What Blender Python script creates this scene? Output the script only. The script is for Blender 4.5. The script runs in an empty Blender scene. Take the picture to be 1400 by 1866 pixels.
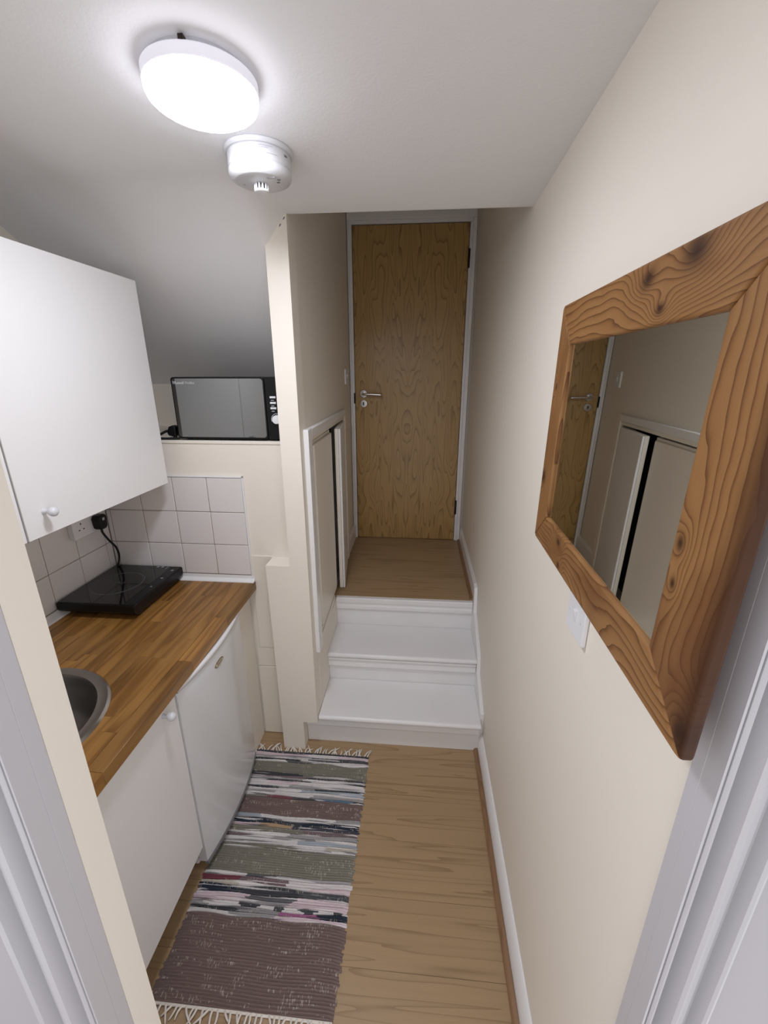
import bpy, bmesh, math, random
from mathutils import Vector, Matrix
random.seed(7)
scene = bpy.context.scene
C = scene.collection
PI = math.pi

# ------------------------------------------------------------------ camera
H = 1.637
yaw, pitch, roll = math.radians(-4.694), math.radians(18.037), math.radians(-0.03)
fwd = Vector((math.sin(yaw)*math.cos(pitch), math.cos(yaw)*math.cos(pitch), -math.sin(pitch)))
right = Vector((math.cos(yaw), -math.sin(yaw), 0))
up = right.cross(fwd)
r2 = right*math.cos(roll) + up*math.sin(roll); u2 = up*math.cos(roll) - right*math.sin(roll)
cd = bpy.data.cameras.new('camera')
cd.sensor_fit = 'VERTICAL'; cd.sensor_height = 24.0; cd.sensor_width = 18.0
cd.lens = 769.0/1866.0*24.0
cd.clip_start = 0.01; cd.clip_end = 50
cam = bpy.data.objects.new('camera', cd); C.objects.link(cam)
cam.matrix_world = Matrix(((r2.x, u2.x, -fwd.x, 0), (r2.y, u2.y, -fwd.y, 0), (r2.z, u2.z, -fwd.z, H), (0, 0, 0, 1)))
scene.camera = cam

# ------------------------------------------------------------------ world and exposure
w = bpy.data.worlds.new('world'); scene.world = w; w.use_nodes = True
w.node_tree.nodes['Background'].inputs[0].default_value = (0.96, 0.94, 0.98, 1)
w.node_tree.nodes['Background'].inputs[1].default_value = 1.0
LAMP_STRENGTH = 88.0
LAMP_COLOUR = (0.88, 0.905, 1.0)
scene.view_settings.view_transform = 'Standard'
scene.view_settings.look = 'None'
scene.view_settings.exposure = 0.2
scene.view_settings.gamma = 1.0
scene.view_settings.use_curve_mapping = False

# ------------------------------------------------------------------ node helpers
class NT:
    def __init__(s, name):
        s.m = bpy.data.materials.new(name); s.m.use_nodes = True
        s.t = s.m.node_tree; s.b = s.t.nodes['Principled BSDF']
    def n(s, typ, **kw):
        nd = s.t.nodes.new(typ)
        for k, v in kw.items(): setattr(nd, k, v)
        return nd
    def l(s, a, b): s.t.links.new(a, b)
    def val(s, sock, v):
        if isinstance(v, bpy.types.NodeSocket): s.l(v, sock)
        else: sock.default_value = v
    def math(s, op, a, b=0.0, c=0.0):
        nd = s.n('ShaderNodeMath', operation=op)
        s.val(nd.inputs[0], a); s.val(nd.inputs[1], b)
        if op in ('MULTIPLY_ADD', 'SMOOTH_MIN'): s.val(nd.inputs[2], c)
        return nd.outputs[0]
    def noise(s, vec, scale, detail=2.0, rough=0.5, dist=0.0):
        nd = s.n('ShaderNodeTexNoise'); s.l(vec, nd.inputs['Vector'])
        nd.inputs['Scale'].default_value = scale; nd.inputs['Detail'].default_value = detail
        nd.inputs['Roughness'].default_value = rough; nd.inputs['Distortion'].default_value = dist
        return nd.outputs['Fac']
    def ramp(s, fac, stops):
        nd = s.n('ShaderNodeValToRGB'); s.l(fac, nd.inputs[0])
        e = nd.color_ramp.elements
        while len(e) < len(stops): e.new(0.5)
        for el, (p, c) in zip(e, stops):
            el.position = p; el.color = (*c, 1)
        return nd.outputs[0]
    def mix(s, fac, a, b, blend='MIX'):
        nd = s.n('ShaderNodeMix', data_type='RGBA', blend_type=blend)
        s.val(nd.inputs[0], fac)
        for sock, v in ((nd.inputs[6], a), (nd.inputs[7], b)):
            if isinstance(v, bpy.types.NodeSocket): s.l(v, sock)
            else: sock.default_value = (*v, 1)
        return nd.outputs[2]
    def bump(s, height, strength, dist=0.002):
        nd = s.n('ShaderNodeBump'); s.l(height, nd.inputs['Height'])
        nd.inputs['Strength'].default_value = strength; nd.inputs['Distance'].default_value = dist
        s.l(nd.outputs[0], s.b.inputs['Normal'])
    def obj(s): return s.n('ShaderNodeTexCoord').outputs['Object']
    def mapped(s, vec, scale=(1, 1, 1), loc=(0, 0, 0)):
        nd = s.n('ShaderNodeMapping'); s.l(vec, nd.inputs[0])
        nd.inputs['Scale'].default_value = scale; nd.inputs['Location'].default_value = loc
        return nd.outputs[0]
    def rnd(s): return s.n('ShaderNodeObjectInfo').outputs['Random']
    def shifted(s, vec, amount=37.0):
        cb = s.n('ShaderNodeCombineXYZ'); r = s.rnd()
        s.l(s.math('MULTIPLY', r, amount), cb.inputs[0]); s.l(s.math('MULTIPLY', r, amount*1.7), cb.inputs[1]); s.l(s.math('MULTIPLY', r, amount*.6), cb.inputs[2])
        ad = s.n('ShaderNodeVectorMath', operation='ADD'); s.l(vec, ad.inputs[0]); s.l(cb.outputs[0], ad.inputs[1])
        return ad.outputs[0]

def plain(name, col, rough=0.5, metal=0.0, spec=0.5, var=0.0, bump=0.0, bscale=200.0, coat=0.0):
    t = NT(name); t.b.inputs['Roughness'].default_value = rough; t.b.inputs['Metallic'].default_value = metal
    t.b.inputs['Specular IOR Level'].default_value = spec; t.b.inputs['Coat Weight'].default_value = coat
    o = t.obj()
    f = t.noise(o, 6.0, 3.0)
    d = tuple(c*(1-var) for c in col)
    t.l(t.mix(f, d, col), t.b.inputs['Base Color'])
    if bump: t.bump(t.noise(o, bscale, 4.0, .6), bump, 0.001)
    return t.m

def wood(name, along, dark, mid, light, across=7.0, stretch=0.09, rings=14.0, rough=0.45, fibre=0.35, shift=True, tone=0.0, mirror=None, sharp=False, bump=0.08, off=0.0):
    """contour lines of a stretched noise field read as plain-sawn grain"""
    t = NT(name); o = t.obj()
    if mirror is not None:
        sp = t.n('ShaderNodeSeparateXYZ'); t.l(o, sp.inputs[0]); cb = t.n('ShaderNodeCombineXYZ')
        t.l(t.math('ABSOLUTE', t.math('SUBTRACT', sp.outputs[0], mirror)), cb.inputs[0]); t.l(sp.outputs[1], cb.inputs[1]); t.l(sp.outputs[2], cb.inputs[2]); o = cb.outputs[0]
    if shift: o = t.shifted(o)
    sc = [across]*3; sc['xyz'.index(along)] = across*stretch
    v = t.mapped(o, tuple(sc), (off, off*.3, off*.7))
    f = t.noise(v, 1.0, 2.0, .45, .25)
    g = t.math('FRACT', t.math('MULTIPLY', f, rings))
    if sharp: prof = t.math('POWER', g, 2.2)
    else: prof = t.math('PINGPONG', t.math('MULTIPLY', g, 2.0), 1.0)
    sf = [260.0]*3; sf['xyz'.index(along)] = 6.0
    fi = t.noise(t.mapped(o, tuple(sf)), 1.0, 3.0, .6)
    c = t.ramp(prof, [(0.0, light), (0.55, mid), (1.0, dark)])
    c = t.mix(t.math('MULTIPLY', fi, fibre), c, dark)
    big = t.noise(o, 2.3, 2.0)
    c = t.mix(t.math('MULTIPLY', big, .30), c, mid)
    if tone:
        hsv = t.n('ShaderNodeHueSaturation'); t.l(c, hsv.inputs['Color'])
        t.l(t.math('MULTIPLY_ADD', t.rnd(), tone, 1.0 - tone*.55), hsv.inputs['Value'])
        c = hsv.outputs[0]
    t.l(c, t.b.inputs['Base Color'])
    t.b.inputs['Roughness'].default_value = rough
    t.bump(t.math('ADD', prof, fi), bump, .0008)
    return t.m

# ------------------------------------------------------------------ materials
M = {}
def paint(name, col, rough=.62, bump=.12):
    t = NT(name); o = t.obj()
    f = t.noise(o, 2.5, 4.0, .55)
    t.l(t.mix(f, tuple(c*.965 for c in col), col), t.b.inputs['Base Color'])
    t.b.inputs['Roughness'].default_value = rough; t.b.inputs['Specular IOR Level'].default_value = .35
    t.bump(t.math('ADD', t.noise(o, 160.0, 3.0, .6), t.math('MULTIPLY', t.noise(o, 9.0, 2.0), 2.0)), bump, .0015)
    return t.m
M['cream'] = paint('cream_wall_paint', (.86, .80, .705))
M['cream_gloss'] = paint('cream_satin_paint', (.86, .80, .70), .35, .08)
M['ceiling'] = paint('white_ceiling_paint', (.86, .85, .845), .75, .35)
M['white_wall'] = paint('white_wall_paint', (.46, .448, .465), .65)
M['gloss'] = plain('white_gloss_paint', (.87, .865, .86), .28, var=.05, bump=.05, bscale=60)
M['gloss_old'] = plain('brushed_white_gloss_paint', (.87, .86, .855), .3, var=.07, bump=.35, bscale=45)
M['frame_paint'] = plain('grey_white_frame_paint', (.56, .55, .57), .32, var=.04, bump=.05, bscale=60)
M['alarm'] = plain('alarm_plastic', (.66, .66, .67), .35)
M['melamine'] = plain('white_melamine', (.81, .80, .79), .42, var=.02)
M['plastic'] = plain('white_plastic', (.80, .80, .81), .3)
M['plastic_grey'] = plain('grey_white_plastic', (.66, .67, .70), .3)
M['label_grey'] = plain('faded_grey_print', (.50, .50, .53), .5)
M['label_dark'] = plain('dark_grey_print', (.16, .16, .18), .5)
M['fridge'] = plain('fridge_enamel', (.74, .75, .76), .22, var=.03, coat=.3)
M['gasket'] = plain('grey_rubber_gasket', (.22, .22, .23), .6)
M['black'] = plain('black_plastic', (.006, .006, .007), .34, spec=.25)
M['black_matte'] = plain('black_rubber', (.008, .008, .008), .55)
M['void'] = plain('gap_shade_black', (.012, .010, .008), .9)  # near black, so gaps and hidden voids carry their shade as colour
M['dark_metal'] = plain('dark_bronze_metal', (.035, .025, .02), .45, .7)
M['steel'] = plain('brushed_steel', (.62, .60, .57), .24, 1.0)
M['sink_steel'] = plain('sink_steel', (.42, .41, .40), .30, 1.0, var=.25)
M['rim_steel'] = plain('sink_rim_steel', (.50, .49, .48), .22, 1.0, var=.1)
M['badge'] = plain('gold_badge', (.30, .24, .14), .35, .8)
M['badge_pale'] = plain('badge_silver', (.62, .58, .50), .3, .8)
M['tile'] = plain('glazed_white_tile', (.80, .765, .745), .12, var=.04, bump=.02, bscale=8)
M['grout'] = plain('grey_brown_grout', (.36, .31, .26), .8)
M['hob_glass'] = plain('black_hob_glass', (.006, .006, .007), .05)
M['hob_print'] = plain('grey_hob_print', (.10, .10, .11), .25)
M['hob_pale'] = plain('pale_hob_print', (.25, .25, .26), .3)
M['logo'] = plain('pale_grey_lettering', (.55, .56, .55), .4)
t = NT('mirrored_oven_glass'); t.b.inputs['Base Color'].default_value = (.27, .278, .274, 1); t.b.inputs['Metallic'].default_value = 1; t.b.inputs['Roughness'].default_value = .03; M['oven_glass'] = t.m
t = NT('mirror_silver'); t.b.inputs['Base Color'].default_value = (.80, .80, .76, 1); t.b.inputs['Metallic'].default_value = 1; t.b.inputs['Roughness'].default_value = .012; M['mirror'] = t.m
t = NT('lamp_diffuser'); t.b.inputs['Base Color'].default_value = (.9, .9, .9, 1)
t.b.inputs['Emission Color'].default_value = (*LAMP_COLOUR, 1); t.b.inputs['Emission Strength'].default_value = LAMP_STRENGTH; M['lamp'] = t.m

t = NT('lamp_diffuser_edge'); t.b.inputs['Base Color'].default_value = (.9, .9, .9, 1); t.b.inputs['Emission Color'].default_value = (.86, .88, 1.0, 1); t.b.inputs['Emission Strength'].default_value = 14.0; M['lamp_edge'] = t.m
t = NT('lamp_rim_plastic'); t.b.inputs['Base Color'].default_value = (.85, .85, .86, 1); t.b.inputs['Emission Color'].default_value = (.80, .80, 1.0, 1); t.b.inputs['Emission Strength'].default_value = .30; M['lamp_rim'] = t.m
M['floor'] = wood('oak_laminate_floor', 'x', (.255, .162, .080), (.405, .275, .150), (.435, .295, .163), across=19.0, stretch=.045, rings=6.0, rough=.40, fibre=.42, tone=.06, sharp=True, bump=.02)
M['floor_strip'] = wood('oak_floor_beading', 'y', (.20, .105, .05), (.27, .15, .075), (.31, .18, .09), across=20, rough=.45)
M['door'] = wood('oak_veneer_door', 'z', (.195, .105, .030), (.440, .278, .100), (.500, .320, .120), across=8.0, stretch=.15, rings=21.0, rough=.33, fibre=.34, shift=False, mirror=-.079, sharp=True, bump=.04, off=3.1)
M['stave'] = wood('oiled_oak_worktop', 'y', (.170, .072, .016), (.330, .160, .038), (.430, .225, .062), across=16.0, stretch=.09, rings=5.0, rough=.36, fibre=.55, tone=.50, bump=.05)
M['plinth'] = wood('shaded_floor_under_units', 'y', (.05, .03, .018), (.08, .048, .028), (.10, .06, .035), across=12, rough=.6)  # floor wood darkened: the shade under the units is put into its colour

def pine(name, along, sgn, knots, off, edge=None):
    """pine board: straight grain lines pushed aside by knots. knots in object space: (a, c, strength, sigma)"""
    t = NT(name); o = t.obj(); sp = t.n('ShaderNodeSeparateXYZ'); t.l(o, sp.inputs[0])
    a = sp.outputs['xyz'.index(along)]; c = sp.outputs[2 if along == 'y' else 1]
    sc = [7.0]*3; sc['xyz'.index(along)] = 2.2
    f = t.noise(t.mapped(o, tuple(sc), (off, off, off)), 1.0, 2.0, .5)
    f2 = t.noise(t.mapped(o, tuple(k_*2.6 for k_ in sc), (off*2, off, 1.0)), 1.0, 3.0, .55)
    field = t.math('ADD', t.math('ADD', t.math('MULTIPLY', c, 88.0), t.math('MULTIPLY', f, 9.0)), t.math('MULTIPLY', f2, 2.2))
    kmask = None
    for ka, kc, ks, sg in knots:
        da = t.math('SUBTRACT', a, ka); dc = t.math('SUBTRACT', c, kc)
        r2_ = t.math('ADD', t.math('MULTIPLY', t.math('MULTIPLY', da, da), .45), t.math('MULTIPLY', dc, dc))
        g = t.math('EXPONENT', t.math('MULTIPLY', r2_, -1.0/(sg*sg)))
        field = t.math('ADD', field, t.math('MULTIPLY', g, ks))
        k2 = t.math('EXPONENT', t.math('MULTIPLY', r2_, -1.0/(sg*sg*.16)))
        kmask = k2 if kmask is None else t.math('MAXIMUM', kmask, k2)
    fr = t.math('POWER', t.math('FRACT', field), 2.6)
    col = t.ramp(fr, [(0.0, (.345, .182, .068)), (.45, (.278, .136, .046)), (1.0, (.072, .027, .009))])
    sf = [320.0]*3; sf['xyz'.index(along)] = 7.0
    col = t.mix(t.math('MULTIPLY', t.noise(t.mapped(o, tuple(sf)), 1.0, 3.0), .30), col, (.15, .055, .016))
    col = t.mix(t.math('MULTIPLY', t.noise(o, 7.0, 3.0), .40), col, (.190, .082, .027))
    blotch = t.noise(t.mapped(o, tuple(k_*1.3 for k_ in sc), (off*3, 2.0, off)), 1.0, 3.0, .6)
    col = t.mix(t.ramp(blotch, [(.52, (0, 0, 0)), (.74, (.75, .75, .75))]), col, (.105, .036, .011))
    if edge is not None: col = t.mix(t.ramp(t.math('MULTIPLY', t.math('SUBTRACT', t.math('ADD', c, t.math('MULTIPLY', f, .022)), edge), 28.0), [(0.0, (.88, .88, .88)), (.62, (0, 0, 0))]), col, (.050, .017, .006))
    if kmask is not None: col = t.mix(t.math('MULTIPLY', kmask, .93), col, (.030, .010, .004))
    t.l(col, t.b.inputs['Base Color']); t.b.inputs['Roughness'].default_value = .5; t.b.inputs['Specular IOR Level'].default_value = .22
    t.bump(fr, .12, .0006)
    return t.m

# ------------------------------------------------------------------ mesh helpers
def link(name, verts, faces, mat, parent=None, origin=None, smooth=False, auto=None):
    """verts in world space; origin = world position of the object's own origin"""
    base = Vector(parent['_w']) if parent is not None else Vector((0, 0, 0))
    og = Vector(origin) if origin is not None else (base if parent is not None else Vector((sum(v[0] for v in verts)/len(verts), sum(v[1] for v in verts)/len(verts), min(v[2] for v in verts))))
    me = bpy.data.meshes.new(name)
    me.from_pydata([Vector(v) - og for v in verts], [], faces)
    bm = bmesh.new(); bm.from_mesh(me); bmesh.ops.recalc_face_normals(bm, faces=bm.faces); bm.to_mesh(me); bm.free()
    if mat is not None: me.materials.append(mat if not isinstance(mat, str) else M[mat])
    if smooth:
        for p in me.polygons: p.use_smooth = True
    if auto is not None: set_auto(me, auto)
    o = bpy.data.objects.new(name, me); C.objects.link(o)
    o['_w'] = tuple(og)
    if parent is not None: o.parent = parent
    o.location = og - base
    return o
def set_auto(me, deg):
    bm = bmesh.new(); bm.from_mesh(me)
    for f in bm.faces: f.smooth = True
    for e in bm.edges:
        if len(e.link_faces) == 2 and e.calc_face_angle(0) > math.radians(deg): e.smooth = False
    bm.to_mesh(me); bm.free()
def box_vf(lo, hi):
    x0, y0, z0 = lo; x1, y1, z1 = hi
    v = [(x0, y0, z0), (x1, y0, z0), (x1, y1, z0), (x0, y1, z0), (x0, y0, z1), (x1, y0, z1), (x1, y1, z1), (x0, y1, z1)]
    return v, [(0, 3, 2, 1), (4, 5, 6, 7), (0, 1, 5, 4), (1, 2, 6, 5), (2, 3, 7, 6), (3, 0, 4, 7)]
def bevel_mesh(me, width, seg=2, angle=30):
    bm = bmesh.new(); bm.from_mesh(me)
    es = [e for e in bm.edges if len(e.link_faces) == 2 and e.calc_face_angle(0) > math.radians(angle)]
    for f in bm.faces: f.smooth = False
    ret = bmesh.ops.bevel(bm, geom=es, offset=width, offset_type='OFFSET', segments=seg, profile=.5, affect='EDGES', clamp_overlap=True)
    for f in ret['faces']: f.smooth = True
    bm.to_mesh(me); bm.free()
def box(name, lo, hi, mat, parent=None, bevel=0.0, seg=2, origin=None):
    v, f = box_vf(lo, hi)
    o = link(name, v, f, mat, parent, origin)
    if bevel: bevel_mesh(o.data, bevel, seg)
    return o
def prism(name, poly, axis, a0, a1, mat, parent=None, bevel=0.0, seg=2, origin=None):
    """poly in the two other axes (in xyz order) extruded along axis from a0 to a1"""
    ax = 'xyz'.index(axis); v = []
    for a in (a0, a1):
        for p, q in poly:
            c = [p, q]; c.insert(ax, a); v.append(tuple(c))
    n = len(poly)
    f = [tuple(range(n)), tuple(range(2*n-1, n-1, -1))] + [(i, (i+1) % n, n+(i+1) % n, n+i) for i in range(n)]
    o = link(name, v, f, mat, parent, origin)
    if bevel: bevel_mesh(o.data, bevel, seg)
    return o
def lathe(name, prof, centre, axis, mat, parent=None, n=40, auto=35, origin=None, caps=True):
    """prof = [(r, h)] revolved about the unit axis through centre"""
    ax = Vector(axis).normalized(); t0 = ax.orthogonal().normalized(); t1 = ax.cross(t0); c = Vector(centre)
    v = []; f = []
    for r, hh in prof:
        for i in range(n):
            a = 2*PI*i/n
            v.append(tuple(c + ax*hh + (t0*math.cos(a) + t1*math.sin(a))*max(r, 1e-5)))
    for k in range(len(prof)-1):
        for i in range(n):
            j = (i+1) % n
            f.append((k*n+i, k*n+j, (k+1)*n+j, (k+1)*n+i))
    if caps: f.append(tuple(range(n))); f.append(tuple(range((len(prof)-1)*n, len(prof)*n))[::-1])
    return link(name, v, f, mat, parent, origin, auto=auto)
def tube(name, pts, r, mat, parent=None, n=8, origin=None, sub=6, radii=None):
    P = [Vector(p) for p in pts]; path = []; rr = []
    for i in range(len(P)-1):
        p0 = P[max(i-1, 0)]; p1 = P[i]; p2 = P[i+1]; p3 = P[min(i+2, len(P)-1)]
        for k in range(sub):
            s = k/sub
            path.append(.5*((2*p1) + (p2-p0)*s + (2*p0-5*p1+4*p2-p3)*s*s + (3*p1-p0-3*p2+p3)*s**3))
            ra = radii[i] if radii else r; rb = radii[i+1] if radii else r; rr.append(ra+(rb-ra)*s)
    path.append(P[-1]); rr.append(radii[-1] if radii else r)
    v = []; f = []; nrm = None
    for i, p in enumerate(path):
        tg = (path[min(i+1, len(path)-1)] - path[max(i-1, 0)]).normalized()
        nrm = tg.orthogonal().normalized() if nrm is None else (nrm - tg*nrm.dot(tg)).normalized()
        b = tg.cross(nrm)
        for k in range(n):
            a = 2*PI*k/n; v.append(tuple(p + (nrm*math.cos(a)+b*math.sin(a))*rr[i]))
    for i in range(len(path)-1):
        for k in range(n):
            j = (k+1) % n; f.append((i*n+k, i*n+j, (i+1)*n+j, (i+1)*n+k))
    f.append(tuple(range(n))); f.append(tuple(range((len(path)-1)*n, len(path)*n))[::-1])
    return link(name, v, f, mat, parent, origin, smooth=True)
def rounded_rect(x0, x1, z0, z1, r, n=6):
    out = []
    for cx, cz, a0 in ((x1-r, z1-r, 0), (x0+r, z1-r, 90), (x0+r, z0+r, 180), (x1-r, z0+r, 270)):
        for k in range(n+1):
            a = math.radians(a0+90*k/n); out.append((cx+r*math.cos(a), cz+r*math.sin(a)))
    return out
def tag(o, label=None, cat=None, group=None, kind=None):
    if label: o['label'] = label
    if cat: o['category'] = cat
    if group: o['group'] = group
    if kind: o['kind'] = kind
    return o
def thing(name, loc, label, cat, group=None, kind=None):
    o = bpy.data.objects.new(name, None); C.objects.link(o); o.location = loc; o['_w'] = tuple(loc)
    o.empty_display_size = .05
    return tag(o, label, cat, group, kind)
def struct(o, label, cat):
    return tag(o, label, cat, kind='structure')

# ================================================================== key sizes (metres)
XR = .319          # right wall face
XL = -1.285        # kitchen left wall face
YE = 1.56          # kitchen end wall face
YP = 1.473         # pillar face / edge of the low ceiling
YD = 2.85          # oak door face
Z1, Z2, Z3 = .178, .34, .508   # first tread, second tread, landing
ZC = .81           # worktop
HALL_TOP = 2.75
def zflat(y): return 2.105 + .04*(YP - y)
def hallx(y): return -.42 - .036*(y-YP)/(YD-YP)     # left wall of the stair passage

# ================================================================== STRUCTURE
# floor
fl = thing('floor', (-.48, .8, 0), 'oak effect laminate floor with boards laid across the narrow kitchen', 'floor', kind='structure')
box('subfloor', (XL-.05, -.4, -.06), (XR+.03, YE+.02, -.012), 'void', fl)
pm = None; yb = 1.106 - .18*7
rows = []
k = 0
while yb < YE:
    j = random.uniform(-1.05, -.35)
    for xa, xb in ((XL, j), (j, XR-.012)):
        y1 = min(yb+.18, YE)
        box('plank', (xa+.0002, yb+.0003, -.012), (xb-.0002, y1-.0003, 0), 'floor', fl, .0004, 1, origin=((xa+xb)/2, (yb+y1)/2, 0))
    yb += .18
strip = prism('floor_beading', [(XR-.017, 0), (XR-.034, 0), (XR-.034, .006), (XR-.028, .013), (XR-.017, .015)], 'y', .42, 1.53, 'floor_strip', fl)

# right wall
struct(box('wall_right', (XR, .384, 0), (XR+.1, YD+.1, HALL_TOP), 'cream'), 'long cream painted wall with the wooden mirror on it', 'wall')
# kitchen left wall
wl = thing('wall_left', (XL, .9, 0), 'kitchen side wall behind the worktop with white tiles below the cupboards', 'wall', kind='structure')
box('plaster', (XL-.1, .376, 0), (XL, 2.07, 2.2), 'cream', wl)
# kitchen end wall, with boxed lower boards and the shelf top the microwave stands on
we = thing('wall_end', (-.9, YE, 0), 'cream end wall with white tiles, a boxed ledge and a deep shelf on top', 'wall', kind='structure')
box('plaster', (XL, YE, 0), (-.4605, 2.07, 1.385), 'cream', we)
box('shelf_top', (XL, YE-.004, 1.385), (-.462, 2.07, 1.397), 'cream', we, .002)
# boards right of the tiles, below the ledge height
for z0, z1, th in ((.3805, .4785, .0040), (.4800, .925, .0055), (.003, .379, .0065)):
    box('boxing_board', (-.684 if z0 > .47 else -.70, YE-th, z0), (-.588, YE-.0002, z1), 'cream_gloss', we, .0015, 1)
# back of the recess
box('recess_back', (XL, 2.03, 1.397), (-.4605, 2.07, 1.66), 'cream', we)
# tiles (end wall)
box('grout_bed', (XL, YE-.005, .812), (-.686, YE-.0002, 1.256), 'grout', we)
xs = [-.6865, -.830, -.9725, -1.116, -1.2595, XL+.0075]; zs = [.836, .9705, 1.111, 1.2535]
def tile(lo, hi, par): return box('tile', lo, hi, 'tile', par, .0016, 2)
for i in range(5):
    for k in range(3):
        if abs(xs[i]-xs[i+1]) < .008: continue
        tile((xs[i+1]+.0015, YE-.0075, zs[k]+.0015), (xs[i]-.0015, YE-.0005, zs[k+1]-.0015), we)
box('tile_trim', (-.6865, YE-.0095, .812), (-.680, YE-.0003, 1.260), 'plastic', we, .0015)
box('tile_trim', (XL+.008, YE-.0095, 1.2535), (-.680, YE-.0003, 1.260), 'plastic', we, .0015)
# tiles (left wall)
box('grout_bed', (XL+.0002, .376, .812), (XL+.005, YE-.006, 1.255), 'grout', wl)
ys = [1.551, 1.520, 1.377, 1.234, 1.091, .948, .805, .662, .519, .38]
for i in range(len(ys)-1):
    for k in range(3):
        tile((XL+.0005, ys[i+1]+.0015, zs[k]+.0015), (XL+.0075, ys[i]-.0015, zs[k+1]-.0015), wl)
# white sealing strip along the back of the worktop
prism('sealing_strip', [(YE-.0076, ZC), (YE-.028, ZC), (YE-.026, ZC+.004), (YE-.010, ZC+.011), (YE-.0095, ZC+.025), (YE-.0076, ZC+.025)], 'x', XL+.008, -.672, 'gloss', we)
prism('sealing_strip', [(XL+.0076, ZC), (XL+.028, ZC), (XL+.026, ZC+.004), (XL+.010, ZC+.011), (XL+.0095, ZC+.025), (XL+.0076, ZC+.025)], 'y', .46, YE-.012, 'gloss', wl)

# pillar and passage left wall
wp = thing('wall_pillar', (-.5, YP, 0), 'bright cream pillar between the worktop and the steps with a square ledge', 'wall', kind='structure')
prism('pillar_face', [(-.493, 2.30), (-.42, 2.30), (-.42, .155), (-.484, .155), (-.484, 0), (-.582, 0), (-.590, .921), (-.493, .921)], 'y', YP, YE-.0005, 'cream', wp)
for x, z, a in ((-.4275, 2.091, .8), (-.441, 2.073, .9)):
    prism('plaster_chip', [(x-.004, z-.004), (x+.001, z-.002), (x+.004, z+.004), (x, z+.003)], 'y', YP-.0012, YP+.001, 'label_dark', wp)
wh = thing('wall_passage', (-.45, 2.2, 0), 'cream side wall of the stair passage around the low cupboard', 'wall', kind='structure')
O0, O1, OZ0, OZ1 = 1.60, 2.46, .512, 1.395       # cupboard opening
def wallpiece(y0, y1, z0, z1):
    v = []
    for z in (z0, z1): v += [(hallx(y0), y0, z), (hallx(y1), y1, z), (hallx(y1)-.085, y1, z), (hallx(y0)-.085, y0, z)]
    _, f = box_vf((0, 0, 0), (1, 1, 1))
    return link('plaster', v, f, 'cream', wh)
wallpiece(YE-.0004, O0, .155, HALL_TOP); wallpiece(O1, YD+.1, .155, HALL_TOP); wallpiece(O0, O1, .155, OZ0); wallpiece(O0, O1, OZ1, HALL_TOP)
box('plaster', (-.50, YE-.0003, .155), (-.4186, 2.0005, .4955), 'cream', wh)
# end wall of the passage around the door
wd = thing('wall_far', (-.08, YD, Z3), 'cream wall around the oak door at the top of the steps', 'wall', kind='structure')
box('plaster', (-.60, YD+.02, 0), (-.455, YD+.12, HALL_TOP), 'cream', wd)
box('plaster', (-.455, YD+.02, 2.52), (XR, YD+.12, HALL_TOP), 'cream', wd)
box('plaster', (.300, YD+.02, 0), (XR+.05, YD+.12, 2.52), 'cream', wd)
box('dark_beyond', (-.45, YD+.09, 0), (.30, YD+.12, 2.52), 'void', wd)
struct(box('ceiling_passage', (-.7, YP-.02, HALL_TOP), (XR+.1, YD+.12, HALL_TOP+.05), 'ceiling'), 'high white ceiling above the steps', 'ceiling')
# low ceiling folding down to the left like the underside of a stair
def zc(x, y):
    a = zflat(y); b = 2.018 - .76*(y-YP); k = .09
    hh = max(k-abs(a-b), 0)/k; low = min(a, b) - hh*hh*k*.25
    tt = min(max((x+.496)/(.076), 0), 1); tt = tt*tt*(3-2*tt)*.5 + tt*.5
    return low*(1-tt) + a*tt
def strip_mesh(name, xs_, ys_, par):
    v = [(x, y, zc(x, y)) for y in ys_ for x in xs_]; n = len(xs_)
    f = [(j*n+i, j*n+i+1, (j+1)*n+i+1, (j+1)*n+i) for j in range(len(ys_)-1) for i in range(n-1)]
    me_o = link(name, v, f, 'ceiling', par, smooth=True); return me_o
ce = thing('ceiling', (-.5, .9, 2.1), 'white ceiling sloping down to the left behind the microwave', 'ceiling', kind='structure')
xa = [XL-.02] + [-1.2+.1*i for i in range(7)] + [-.55+.01*i for i in range(16)] + [-.3, -.1, .1, XR+.02]
strip_mesh('low_ceiling', xa, [.30+.05*i for i in range(19)] + [1.21+.01*i for i in range(26)] + [YP], ce)
strip_mesh('sloped_ceiling', [XL-.02, -1.1, -.9, -.7, -.55, -.50, -.4925], [YP, 1.5, 1.55, 1.6, 1.7, 1.8, 1.92, 2.06], ce)
box('ceiling_edge', (-.4925, YP-.0004, 2.1052), (XR+.02, YP+.012, HALL_TOP), 'ceiling', ce)

# partition with the doorway the camera looks through
wn = thing('wall_near', (-.4, .34, 0), 'white partition wall with the open doorway in the foreground', 'wall', kind='structure')
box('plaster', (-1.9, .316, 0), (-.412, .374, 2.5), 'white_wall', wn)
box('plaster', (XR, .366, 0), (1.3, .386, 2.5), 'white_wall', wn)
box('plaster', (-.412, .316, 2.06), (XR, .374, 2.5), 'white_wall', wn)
prism('reveal', [(-.4125, .336), (-.408, .336), (-.408, .377), (-1.28, .377), (-1.28, .3742), (-.4125, .3742)], 'z', 0, 2.06, 'cream', wn)
prof = [(0, 0), (0, .026), (.005, .028), (.0085, .026), (.012, .010), (.018, .0095), (.021, .015), (.034, .016), (.040, .026), (.045, .0285), (.049, .026), (.055, .004), (.065, .0035), (.071, .022), (.0755, .024), (.078, .0215), (.0785, .0165), (.0798, .0165), (.0803, .0215), (.0855, .0235), (.0855, 0)]
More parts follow.
